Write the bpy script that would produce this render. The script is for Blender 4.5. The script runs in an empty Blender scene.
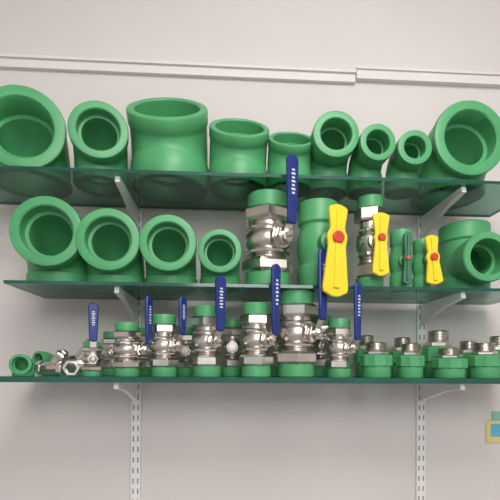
import bpy, bmesh, math
from mathutils import Matrix, Vector, Euler
sc=bpy.context.scene
sc.view_settings.view_transform='Standard'
rad=math.radians
EYE=1.40; F=420.0; HOR=365.0; TH=rad(3.2); D0=1.05
CX=-D0*math.tan(TH)
CAM=Vector((CX,-D0,EYE))
FW=Vector((math.sin(TH),math.cos(TH),0)); RT=Vector((math.cos(TH),-math.sin(TH),0))
def PX(u,Y):
    d=FW+RT*((u-250)/F)
    t=(Y+D0)/d.y
    return CX+d.x*t, t        # world X, depth
def PZ(v,dep): return EYE+(HOR-v)*dep/F
# ---------------- materials
def new_mat(name):
    m=bpy.data.materials.new(name); m.use_nodes=True
    return m,m.node_tree,m.node_tree.nodes['Principled BSDF']
def pmat(name,col,rough=.4,metal=0,noise=0.0,scale=20,bump=0,spec=.5,coat=0):
    m,nt,b=new_mat(name)
    b.inputs['Roughness'].default_value=rough; b.inputs['Metallic'].default_value=metal
    b.inputs['Specular IOR Level'].default_value=spec
    b.inputs['Coat Weight'].default_value=coat
    b.inputs['Base Color'].default_value=(*col,1)
    if noise or bump:
        tc=nt.nodes.new('ShaderNodeTexCoord'); n=nt.nodes.new('ShaderNodeTexNoise')
        n.inputs['Scale'].default_value=scale; n.inputs['Detail'].default_value=4
        nt.links.new(tc.outputs['Object'],n.inputs['Vector'])
        if noise:
            r=nt.nodes.new('ShaderNodeValToRGB')
            r.color_ramp.elements[0].position=.3; r.color_ramp.elements[1].position=.7
            r.color_ramp.elements[0].color=(*[c*(1-noise) for c in col],1)
            r.color_ramp.elements[1].color=(*[min(1,c*(1+noise)) for c in col],1)
            nt.links.new(n.outputs['Fac'],r.inputs['Fac']); nt.links.new(r.outputs['Color'],b.inputs['Base Color'])
        if bump:
            bp=nt.nodes.new('ShaderNodeBump'); bp.inputs['Strength'].default_value=bump; bp.inputs['Distance'].default_value=.002
            nt.links.new(n.outputs['Fac'],bp.inputs['Height']); nt.links.new(bp.outputs['Normal'],b.inputs['Normal'])
    return m
GREEN=pmat('green_ppr_plastic',(.080,.350,.140),.42,noise=.12,scale=12,bump=.05)
CHROME=pmat('nickel_plated_brass',(.70,.66,.61),.28,metal=1,noise=.14,scale=30)
BLUE=pmat('blue_vinyl',(.012,.03,.18),.35,noise=.05)
YEL=pmat('yellow_plastic',(.86,.66,.03),.4,noise=.05)
RED=pmat('red_plastic',(.6,.06,.03),.4,noise=.05)
DGRN=pmat('dark_green_plastic',(.01,.14,.06),.4,noise=.05)
WHITE=pmat('white_enamel',(.82,.81,.80),.4,noise=.02)
LABEL=pmat('white_print',(.6,.62,.7),.6,noise=.02)
SLOT_SHADE=pmat('slot_shade',(.28,.26,.25),.8,noise=.02)  # grey that paints in the shade of the open slots
WALL=pmat('wall_paint',(.70,.65,.63),.85,noise=.03,scale=3,bump=.1)
TRIM=pmat('trim_paint',(.78,.73,.70),.7,noise=.03,scale=5)
FLOORM=pmat('floor_tile',(.42,.39,.37),.5,noise=.1,scale=3)
CEIL=pmat('ceiling_paint',(.8,.78,.76),.9,noise=.02,scale=3)
EDGE=pmat('glass_edge',(.018,.09,.068),.12,noise=.3,scale=6)
def glass():
    m=bpy.data.materials.new('tinted_glass'); m.use_nodes=True; nt=m.node_tree; nt.nodes.clear()
    N=nt.nodes.new; Lk=nt.links.new
    o=N('ShaderNodeOutputMaterial'); mx=N('ShaderNodeMixShader')
    t=N('ShaderNodeBsdfTransparent'); g=N('ShaderNodeBsdfGlossy'); fr=N('ShaderNodeFresnel')
    geo=N('ShaderNodeNewGeometry'); mr=N('ShaderNodeMapRange')
    mr.inputs['To Min'].default_value=1.5; mr.inputs['To Max'].default_value=1/1.5
    Lk(geo.outputs['Backfacing'],mr.inputs['Value']); Lk(mr.outputs[0],fr.inputs['IOR'])
    t.inputs['Color'].default_value=(.43,.60,.53,1); g.inputs['Roughness'].default_value=.015
    g.inputs['Color'].default_value=(.7,.82,.78,1)
    Lk(fr.outputs['Fac'],mx.inputs['Fac']); Lk(t.outputs[0],mx.inputs[1]); Lk(g.outputs[0],mx.inputs[2])
    Lk(mx.outputs[0],o.inputs['Surface']); return m
GLASS=glass()
# ---------------- mesh builder
class MB:
    def __init__(s): s.v=[]; s.f=[]; s.m=[]; s.mats=[]
    def mi(s,mat):
        if mat not in s.mats: s.mats.append(mat)
        return s.mats.index(mat)
    def add(s,vs,fs,mat,M=None):
        o=len(s.v); k=s.mi(mat)
        for p in vs:
            p=Vector(p); s.v.append(M@p if M else p)
        for f in fs: s.f.append([o+i for i in f]); s.m.append(k)
    def rings(s,rings,mat,M=None,closed=False,cap=True):
        n=len(rings[0]); vs=[p for r in rings for p in r]; fs=[]
        R=len(rings)
        for i in range(R if closed else R-1):
            a=i*n; b=((i+1)%R)*n
            for j in range(n):
                k=(j+1)%n; fs.append((a+j,a+k,b+k,b+j))
        if cap and not closed:
            fs.append(tuple(range(n))[::-1]); fs.append(tuple((R-1)*n+j for j in range(n)))
        s.add(vs,fs,mat,M)
    def lathe(s,prof,mat,M=None,seg=36,closed=False,ph=0):
        s.rings([[(r*math.cos(ph+2*math.pi*j/seg),r*math.sin(ph+2*math.pi*j/seg),z) for j in range(seg)] for r,z in prof],mat,M,closed)
    def hexa(s,r,z0,z1,mat,M=None,seg=6,ph=0.2):
        c=min(.12*r,(z1-z0)*.3)
        s.lathe([(r*.88,z0),(r,z0+c),(r,z1-c),(r*.88,z1)],mat,M,seg,False,ph)
    def box(s,a,b,mat,M=None):
        x0,y0,z0=a; x1,y1,z1=b
        s.add([(x0,y0,z0),(x1,y0,z0),(x1,y1,z0),(x0,y1,z0),(x0,y0,z1),(x1,y0,z1),(x1,y1,z1),(x0,y1,z1)],
              [(3,2,1,0),(4,5,6,7),(0,1,5,4),(1,2,6,5),(2,3,7,6),(3,0,4,7)],mat,M)
    def prism(s,pts,y0,y1,c,mat,M=None):   # outline in XZ, extruded along Y, chamfered
        cx=sum(p[0] for p in pts)/len(pts); cz=sum(p[1] for p in pts)/len(pts)
        def lay(y,k):
            out=[]
            n=len(pts)
            for i,(x,z) in enumerate(pts):
                ax,az=pts[i-1]; bx,bz=pts[(i+1)%n]
                tx,tz=bx-ax,bz-az; l=math.hypot(tx,tz) or 1
                nx,nz=-tz/l,tx/l
                if nx*(x-cx)+nz*(z-cz)<0: nx,nz=-nx,-nz
                out.append((x-nx*k,y,z-nz*k))
            return out
        s.rings([lay(y0,c),lay(y0+c,0),lay(y1-c,0),lay(y1,c)],mat,M)
    def strip(s,path,w,t,mat,M=None):      # flat strip, path in YZ, width X
        r=[]
        for i,(y,z) in enumerate(path):
            a=path[max(0,i-1)]; b=path[min(len(path)-1,i+1)]
            dy,dz=b[0]-a[0],b[1]-a[1]; l=math.hypot(dy,dz); ny,nz=-dz/l*t/2,dy/l*t/2
            r.append([(-w/2,y+ny,z+nz),(w/2,y+ny,z+nz),(w/2,y-ny,z-nz),(-w/2,y-ny,z-nz)])
        s.rings(r,mat,M)
    def make(s,name,loc=(0,0,0),rz=0,ang=32):
        me=bpy.data.meshes.new(name); me.from_pydata([tuple(p) for p in s.v],[],s.f)
        for m in s.mats: me.materials.append(m)
        for p,k in zip(me.polygons,s.m): p.material_index=k; p.use_smooth=True
        bm=bmesh.new(); bm.from_mesh(me)
        bmesh.ops.recalc_face_normals(bm,faces=bm.faces); bm.to_mesh(me); bm.free()
        me.set_sharp_from_angle(angle=rad(ang))
        o=bpy.data.objects.new(name,me); sc.collection.objects.link(o)
        o.location=loc; o.rotation_euler=(0,0,rz); return o
# ---------------- room
def roombox(name,a,b,mat):
    mb=MB(); mb.box(a,b,mat); return mb.make(name)
WY=.262
roombox('wall_back',(-2.2,WY,0),(2.2,WY+.1,2.8),WALL)
roombox('floor',(-2.2,-3.2,-.1),(2.2,WY+.1,0),FLOORM)
roombox('ceiling',(-2.2,-3.2,2.8),(2.2,WY+.1,2.9),CEIL)
roombox('wall_left',(-2.3,-3.2,0),(-2.2,WY+.1,2.8),WALL)
roombox('wall_right',(2.2,-3.2,0),(2.3,WY+.1,2.8),WALL)
mb=MB(); dw=WY+D0
z0,z1=PZ(80,dw),PZ(72,dw)
mb.box((-2.2,WY-.014,z0),(.34,WY,z1),TRIM); mb.box((.343,WY-.018,z0+.010),(2.2,WY,z1+.012),TRIM)
mb.box((-2.2,WY-.022,z1),(.34,WY,z1+.008),TRIM); mb.box((.343,WY-.024,z1+.012),(2.2,WY,z1+.020),TRIM)
mb.make('trim_1')
# ---------------- shelves
SH={}
for key,vt,xl in (('top',173,-60),('mid',284,3),('bot',377.5,-8)):
    top=PZ(vt,D0); SH[key]=top
    th=.008 if key!='bot' else .014
    mb=MB(); mb.box((PX(xl,0)[0],0,top-th),(PX(545,0)[0],.236,top),GLASS)
    mb.m=[0,0]+[mb.mi(EDGE)]*4
    mb.make('glass_shelf')
    for u in (137,420):
        x,_=PX(u,WY)
        b=MB(); t=.006
        pts=[(.249,top-th-.0005),(.02,top-th-.0005),(.016,top-th-.016),(.10,top-th-.026),(.21,top-th-.055),(.249,top-th-.066)]
        b.rings([[(x-t,y,z) for y,z in pts],[(x+t,y,z) for y,z in pts]],WHITE)
        b.make('shelf_bracket',ang=20)
for u in (137,420):
    x,_=PX(u,WY); b=MB()
    zb,zt=.75,SH['top']+.10
    b.box((x-.014,.2495,zb),(x+.014,.2615,zt),WHITE)
    z=zb+.03
    while z<zt-.03:
        for sx in (-.007,.007): b.box((x+sx-.0020,.249,z),(x+sx+.0020,.2505,z+.016),SLOT_SHADE)  # slots not cut: slightly proud boxes carry their shade as colour
        z+=.032
    b.make('shelf_standard')
# ---------------- fittings
def ring(y,z,th,r,seg=48):
    n=(math.cos(th),math.sin(th))
    return [(r*math.cos(a),y+r*math.sin(a)*n[0],z+r*math.sin(a)*n[1]) for a in (2*math.pi*j/seg for j in range(seg))]
def bend(name,R,h,ang,loc,rz,l2=None,wall=.30,b=None,midk=.95,l1=None):
    """elbow standing on one socket. ang=bend angle."""
    b=b or R*1.0
    A=rad(ang)
    if l1 is None: l1=h-b if ang==90 else h
    l2=l1 if l2 is None else l2
    N=10
    def pt(s):
        if s<=l1: return (0,s,0)
        s-=l1
        if s<=b*A:
            a=s/b; return (-b*(1-math.cos(a)),l1+b*math.sin(a),a)
        s-=b*A
        return (-b*(1-math.cos(A))-s*math.sin(A), l1+b*math.sin(A)+s*math.cos(A),A)
    T=l1+b*A+l2
    c1=l1; c2=l2
    e=.035*R
    mid=midk*R; ri=R*(1-wall); rs=ri*.84
    out=[(0,R-e*2),(e*.5,R-e*.5),(e*1.6,R),(c1-e,R),(c1+e,mid)]
    for i in range(1,N): out.append((c1+e+(T-c1-c2-2*e)*i/N,mid))
    out+=[(T-c2-e,mid),(T-c2+e,R),(T-e*1.6,R),(T-e*.5,R-e*.5),(T,R-e*2)]
    sd=T-max(c2*.8,.4*R)
    inn=[(T,ri+e),(T-e,ri),(sd,ri*.985),(sd-e*.3,rs)]
    s0=max(c1*.8,.4*R)
    for i in range(1,N): inn.append((sd+(s0-sd)*i/N,rs))
    inn+=[(s0+e*.3,rs),(s0,ri*.985),(e,ri),(0,ri+e)]
    mb=MB()
    mb.rings([ring(*pt(s),r) for s,r in out+inn],GREEN,None,closed=True)
    return mb.make(name,loc,rz,ang=40)
def elbow(u,v,rpx,key,rot=0,ym=.012,wall=.28):
    x,d=PX(u,ym); z=PZ(v,d); R=rpx*d/F; h=z-SH[key]
    r=rad(rot); bx=x-math.sin(r)*h; by=ym+math.cos(r)*h
    bend('pipe_elbow',R,h,90,(bx,by,SH[key]+.0003),r,wall=wall,b=min(R,h-.012))
# top
elbow(19,128,42.5,'top',rot=11)
elbow(97,130,29,'top',rot=12)
def elbow45(u,v,rpx,key,yb,wall=.2,rot=0):
    x,d=PX(u,yb-.04); R=rpx*d/F; z=PZ(v,d); H=z-SH[key]; b=R*1.3
    l2=.36*R; l1=max(H-b*math.sin(rad(45))-l2*.707,.012)
    bend('angled_pipe_elbow',R,l1,45,(x,yb,SH[key]+.0003),rad(rot),l2=l2,wall=wall,b=b,midk=.975,l1=l1)
elbow45(167,114,39.5,'top',.126)
elbow45(237,129,30,'top',.11,rot=3)
elbow45(290,138,23,'top',.10)
elbow(335,133,23.5,'top',wall=.32)
elbow(377,141,18.5,'top',rot=3,wall=.34)
elbow(414,146,17.5,'top',wall=.36)
elbow(470,136,38,'top',rot=2)
# mid
elbow(45,232,35.5,'mid',rot=4)
elbow(107,240,31.5,'mid',rot=3)
elbow(167,243,28.5,'mid',rot=2)
elbow(219,251,22,'mid',rot=0)
elbow(20,366,10.5,'bot',rot=10,ym=.03)
elbow(38,361,8.5,'bot',rot=-25,ym=.12)
def solid(prof,M,seg=48):
    b=MB(); b.lathe(prof,GREEN,M,seg); return b
def tee(u,key,R,h,rb,yb,rot,zb):
    x,d=PX(u,yb)
    def obj(b): return b.make('tmp')
    body=obj(solid([(R*.96,0),(R,.004),(R,h*.22),(R*.93,h*.25),(R*.93,h*.75),(R,h*.78),(R,h-.004),(R*.96,h)],None))
    L=R*1.75
    Mb=Matrix.Translation((0,0,zb))@Matrix.Rotation(rad(90),4,'X')
    br=obj(solid([(rb*.93,0),(rb*.93,R*1.15),(rb,R*1.2),(rb,L-.004),(rb*.96,L)],Mb))
    bore=obj(solid([(R*.72,-.01),(R*.72,h*.25),(R*.6,h*.255),(R*.6,h*.745),(R*.72,h*.75),(R*.72,h+.01)],None))
    bb=obj(solid([(rb*.58,0),(rb*.58,R*1.05),(rb*.73,R*1.06),(rb*.73,L+.01)],Mb))
    for o,op in ((br,'UNION'),(bore,'DIFFERENCE'),(bb,'DIFFERENCE')):
        m=body.modifiers.new('b','BOOLEAN'); m.object=o; m.operation=op; m.solver='EXACT'
    dg=bpy.context.evaluated_depsgraph_get(); me=bpy.data.meshes.new_from_object(body.evaluated_get(dg))
    for o in (body,br,bore,bb): bpy.data.objects.remove(o)
    for p in me.polygons: p.use_smooth=True
    me.set_sharp_from_angle(angle=rad(32))
    o=bpy.data.objects.new('pipe_tee',me); sc.collection.objects.link(o); o.location=(x,yb,SH[key]+.0003); o.rotation_euler=(0,0,rad(rot))
tee(463,'mid',.069,.205,.067,.145,-1,.088)

def lever(mb,ys,zc,z0,z1,w,H):
    yo=ys-.014
    mb.strip([(ys,zc-w*.7),(ys,zc+w*.6),(yo,zc+w*1.6),(yo-.001,z0+.02)],w*.8,.003,CHROME)
    mb.lathe([(w*.45,0),(w*.45,.006),(w*.3,.009)],CHROME,Matrix.Translation((0,ys-.001,zc))@Matrix.Rotation(rad(90),4,'X'),6)
    pts=[]; n=10; hw0=w*.52; hw1=w*.68
    L=z1-z0
    for i in range(n+1):
        a=math.pi*i/n; pts.append((hw1*math.cos(a),z1-hw1+hw1*math.sin(a)))
    for i in range(1,4):
        pts.append((-(hw1+(hw0-hw1)*i/4),z1-hw1-(L-hw1-hw0*.5)*i/4))
    for i in range(5):
        a=math.pi+math.pi*i/4; pts.append((hw0*math.cos(a),z0+hw0*.5+hw0*.5*math.sin(a)))
    for i in range(3,0,-1):
        pts.append(((hw1+(hw0-hw1)*i/4),z1-hw1-(L-hw1-hw0*.5)*i/4))
    mb.prism(pts,yo-.006,yo+.004,.0025,BLUE)
    k=0; zz=z0+L*.42
    while zz<z1-L*.2:
        ww=hw1*(.34 if k%2 else .24)
        mb.box((-ww,yo-.0065,zz),(ww,yo-.0058,zz+L*.028),LABEL); zz+=L*.055; k+=1
def union_body(mb,H,R,g0=.15,g1=.15,ph=.3):
    gr=R*.84
    mb.lathe([(gr*.95,0),(gr,.003),(gr,H*g0),(gr*.8,H*g0)],GREEN)
    mb.hexa(R,H*g0,H*(g0+.15),CHROME,ph=ph)
    mb.lathe([(R*.66,H*.28),(R*.66,H*.37)],CHROME)
    for z in (.315,.335,.355): mb.lathe([(R*.66,H*(z-.008)),(R*.71,H*z),(R*.66,H*(z+.008))],CHROME)
    n=10; rb=R*.92; prof=[]
    for i in range(n+1):
        t=-1+2*i/n; prof.append((rb*math.sqrt(max(.3,1-(t*.88)**2)),H*.5+H*.145*t))
    mb.lathe(prof,CHROME,None,40)
    mb.hexa(R*.84,H*.345,H*.40,CHROME,seg=8)
    mb.hexa(R*.84,H*.60,H*.655,CHROME,seg=8)
    mb.lathe([(R*.66,H*.63),(R*.66,H*.72)],CHROME)
    mb.hexa(R*.97,H*(1-g1-.15),H*(1-g1),CHROME,ph=ph+.3)
    mb.lathe([(gr*.75,H*(1-g1-.01)),(gr*.92,H*(1-g1)),(gr*.95,H-.003),(gr*.9,H),(gr*.68,H),(gr*.66,H*(1-g1)),(0.001,H*(1-g1))],GREEN)
def stem(mb,zc,L,R):
    M=Matrix.Translation((0,0,zc))@Matrix.Rotation(rad(90),4,'X')
    mb.lathe([(R*.42,R*.5),(R*.42,L*.72)],CHROME,M,24)
    mb.hexa(R*.36,L*.72,L*.9,CHROME,M)
    mb.lathe([(R*.16,L*.9),(R*.16,L+.004)],CHROME,M,16)
def aim(x,Y,L,hu):
    best=None
    for k in range(-160,161):
        p=rad(k/2); hx=x+math.sin(p)*L; hy=Y-math.cos(p)*L
        q=Vector((hx,hy,EYE))-CAM; uu=250+F*q.dot(RT)/q.dot(FW)
        if best is None or abs(uu-hu)<best[0]: best=(abs(uu-hu),p,q.dot(FW))
    return best[1],best[2]
def valve(u,vt,rpx,key,hu=None,hv=None,Y=.04,name='ball_valve',w=None,sl=1.4,ph=.3):
    x,d=PX(u,Y); R=rpx*d/F; H=PZ(vt,d)-SH[key]
    mb=MB(); union_body(mb,H,R,ph=ph); L=R*sl
    phi=0
    zc=H*.5
    stem(mb,zc,L,R)
    if hu is not None:
        phi,dh=aim(x,Y,L+.014,hu)
        w=w or R*.42
        lever(mb,-L,zc,PZ(hv[1],dh)-SH[key],PZ(hv[0],dh)-SH[key],w,H)
    mb.make(name,(x,Y,SH[key]+.0003),phi)
valve(267,197,26,'mid',291,(154,224),Y=.064,w=.025,ph=.75)
valve(92,343,11,'bot',93,(304,343),w=.018)
valve(127,324,15,'bot',148,(296,345),w=.018,ph=.5)
valve(164,316,15,'bot',182,(297,336),w=.018,ph=.1)
valve(207,307,17,'bot',220,(276,332),w=.021,ph=.6)
valve(256,304,17.5,'bot',275,(264,335),w=.020,ph=.2)
valve(296,292,21.5,'bot',322,(248,320),w=.023,Y=.054,ph=.9)
valve(339,319,14,'bot',357,(282,340),w=.018)
for u,vt,r in ((112,333,11),(147,329,11),(186,328,12),(232,320,13),(277,314,11),(321,316,13)):
    valve(u,vt,r,'bot',Y=.168,ph=u*.1)
# ---- yellow handled valves
def bow(mb,M,up,dn,wt,wb,t,mat,hub):
    pts=[]; n=26
    def hw(s):
        L=up if s>0 else dn; W=wt if s>0 else wb
        k=abs(s)
        base=W/2*(.62+.38*min(1,k*1.15))
        base=max(base,math.sqrt(max(0,hub*hub-(s*L)**2)))
        edge=(1-max(0,(k-.86)/.14)**2.2)**.5 if k<1 else 0
        return base*max(edge,.25)
    S=[-1+2*i/n for i in range(n+1)]
    for s in S: pts.append((hw(s),s*(up if s>0 else dn)))
    for s in reversed(S): pts.append((-hw(s),s*(up if s>0 else dn)))
    mb.prism(pts,-t,0,.002,mat,M)
    mb.prism([(wt*.12,up*.85),(-wt*.12,up*.85),(-wb*.12,-dn*.85),(wb*.12,-dn*.85)],-t-.004,-t+.001,.0012,mat,M)
def plastic_valve(mb,H,R):
    prof=[(R*.93,0),(R*.96,.003),(R*.96,H*.24),(R*.86,H*.27)]
    for i in range(9):
        t=-1+i/4; prof.append((R*(.86+.16*(1-t*t)),H*(.5+.2*t)))
    prof+=[(R*.86,H*.73),(R*.96,H*.76),(R*.96,H-.003),(R*.93,H),(R*.7,H),(R*.68,H*.8),(.001,H*.8)]
    mb.lathe(prof,GREEN,None,40)
def yvalve(u,vt,rpx,key,hu,hv,Y,kind,col,wt,wb,sl,tilt=0,cap=RED,name='plastic_ball_valve'):
    x,d=PX(u,Y); R=rpx*d/F; H=PZ(vt,d)-SH[key]; mb=MB()
    L=R*sl
    if kind=='plastic': plastic_valve(mb,H,R)
    else: union_body(mb,H,R,g0=.12,g1=.12)
    phi,dh=aim(x,Y,L,hu)
    s=dh/F; zc=PZ(hv[1],dh)-SH[key]
    M=Matrix.Translation((0,0,zc))@Matrix.Rotation(rad(90),4,'X')
    mb.lathe([(R*.5,R*.4),(R*.5,L*.75),(R*.34,L*.78),(R*.34,L)],GREEN if kind=='plastic' else CHROME,M,28)
    MH=Matrix.Translation((0,-L,zc))@Matrix.Rotation(rad(tilt),4,'Y')
    bow(mb,MH,(hv[1]-hv[0])*s,(hv[2]-hv[1])*s,wt,wb,.010,col,max(wt,wb)*.40)
    hr=max(wt,wb)*.22
    mb.lathe([(hr,L+.008),(hr,L+.015),(hr*.8,L+.017),(.001,L+.017)],cap,M,24)
    mb.make(name,(x,Y,SH[key]+.0003),phi)
yvalve(317,205,20.5,'mid',335,(205,238,297),.062,'plastic',YEL,.052,.070,1.75,tilt=2)
yvalve(369,198,16,'mid',379,(213,238,276),.06,'metal',YEL,.046,.046,1.4,name='ball_valve')
yvalve(400,231,11,'mid',406,(232,258,284),.06,'plastic',DGRN,.022,.026,1.7)
yvalve(421,240,9,'mid',431,(235,257,284),.055,'plastic',YEL,.036,.046,2.0,tilt=-5)
# ---- threaded adapters
def adapter(u,vt,rpx,key,Y):
    x,d=PX(u,Y); R=rpx*d/F; H=PZ(vt,d)-SH[key]; mb=MB()
    mb.lathe([(R*.84,0),(R*.88,.003),(R*.88,H*.32),(R*.8,H*.33)],GREEN)
    seg=20; rr=[]
    for z,k in ((H*.32,.93),(H*.34,1),(H*.62,1),(H*.65,.93)):
        rr.append([((R*k*(1 if j%2 else .93))*math.cos(2*math.pi*j/seg),(R*k*(1 if j%2 else .93))*math.sin(2*math.pi*j/seg),z) for j in range(seg)])
    mb.rings(rr,GREEN)
    mb.hexa(R*.74,H*.64,H*.77,CHROME,ph=.4)
    prof=[(R*.56,H*.76)]; n=6
    for i in range(n):
        a=H*(.77+.22*i/n); prof+=[(R*.56,a),(R*.62,a+H*.022)]
    prof+=[(R*.56,H),(R*.44,H),(R*.44,H*.79),(.001,H*.79)]
    mb.lathe(prof,CHROME,None,32)
    mb.make('threaded_pipe_adapter',(x,Y,SH[key]+.0003),.2)
for u,vt,r,Y in ((376,342,16.5,.05),(410,343,14,.05),(438,330,16,.135),(449,347,17,.045),(484,342,16.5,.05),(402,337,13,.17),(468,340,13,.175),(366,335,12,.18),(498,335,13,.16)):
    adapter(u,vt,r,'bot',Y)
# ---- y strainer and loose union
def strainer(u,key,Y,rot,k):
    x,d=PX(u,Y); mb=MB(); zc=.0232*k
    M=Matrix.Translation((0,0,zc))@Matrix.Rotation(rad(90),4,'Y')@Matrix.Translation((0,0,-.045*k))
    mb.hexa(.0225*k,0,.018*k,CHROME,M,ph=0)
    mb.lathe([(.016*k,.016*k),(.019*k,.03*k),(.021*k,.045*k),(.019*k,.06*k),(.016*k,.075*k)],CHROME,M)
    mb.hexa(.0225*k,.072*k,.09*k,CHROME,M,ph=0)
    M2=Matrix.Translation((.004*k,0,zc))@Matrix.Rotation(rad(42),4,'Y')
    mb.lathe([(.017*k,0),(.017*k,.045*k)],CHROME,M2)
    mb.hexa(.022*k,.042*k,.058*k,CHROME,M2)
    mb.hexa(.012*k,.058*k,.068*k,CHROME,M2)
    mb.make('y_strainer',(x,Y,SH[key]+.0005),rad(rot))
def union(u,Y,r,rot):
    x,d=PX(u,Y); mb=MB()
    M=Matrix.Translation((0,0,r*.87))@Matrix.Rotation(rad(90),4,'X')
    mb.lathe([(r*.86,0),(r,r*.1),(r,r*.55),(r*.86,r*.65),(r*.6,r*.65),(r*.6,0)],CHROME,M,6,True,math.pi/3)
    mb.lathe([(r*.60,-r*.2),(r*.72,-r*.2),(r*.72,r*.95),(r*.60,r*.95)],CHROME,M,32,True)
    mb.lathe([(r*.60,-r*.9),(r*.78,-r*.9),(r*.78,-r*.1),(r*.60,-r*.1)],GREEN,M,32,True)
    mb.make('pipe_union',(x,Y,SH['bot']+.0005),rad(rot))
strainer(51,'bot',.07,-14,.85)
strainer(75,'bot',.20,6,1.3)
union(72,.035,.023,12)
# ---- poster
x0,dx=PX(486,WY); z1=PZ(410,dx); mb=MB()
P1=pmat('poster_yellow',(.7,.6,.25),.6,noise=.1,scale=8); P2=pmat('poster_blue',(.12,.42,.6),.6,noise=.2,scale=10); P3=pmat('poster_green',(.25,.5,.4),.6,noise=.2,scale=10)
mb.box((x0,WY-.004,z1-.10),(x0+.2,WY-.001,z1-.03),P1)
mb.box((x0+.02,WY-.004,z1-.03),(x0+.2,WY-.001,z1),P3)
mb.box((x0+.015,WY-.006,z1-.08),(x0+.08,WY-.003,z1-.04),P2)
mb.make('wall_poster')
# ---------------- light
def area(name,loc,size,e,col,target):
    l=bpy.data.lights.new(name,'AREA'); l.energy=e; l.size=size; l.color=col
    o=bpy.data.objects.new(name,l); sc.collection.objects.link(o); o.location=loc
    o.rotation_euler=(Vector(target)-Vector(loc)).to_track_quat('-Z','Y').to_euler()
area('ceiling_light',(.3,-1.1,2.76),.8,27,(1,.98,.95),(.3,-.6,0))
area('ceiling_light',(.2,-2.6,2.5),1.2,38,(1,.99,.98),(0,0,1.0))
w=bpy.data.worlds.new('world'); sc.world=w; w.use_nodes=True
w.node_tree.nodes['Background'].inputs['Color'].default_value=(.95,.97,1,1)
w.node_tree.nodes['Background'].inputs['Strength'].default_value=.60
c=bpy.data.cameras.new('camera'); co=bpy.data.objects.new('camera',c); sc.collection.objects.link(co)
c.sensor_width=36; c.lens=36*F/500; c.shift_y=(HOR-250)/500
co.location=CAM
co.rotation_euler=(Euler((rad(90),0,-TH)).to_matrix()@Matrix.Rotation(rad(.35),3,'Z')).to_euler(); sc.camera=co
c.clip_start=.01
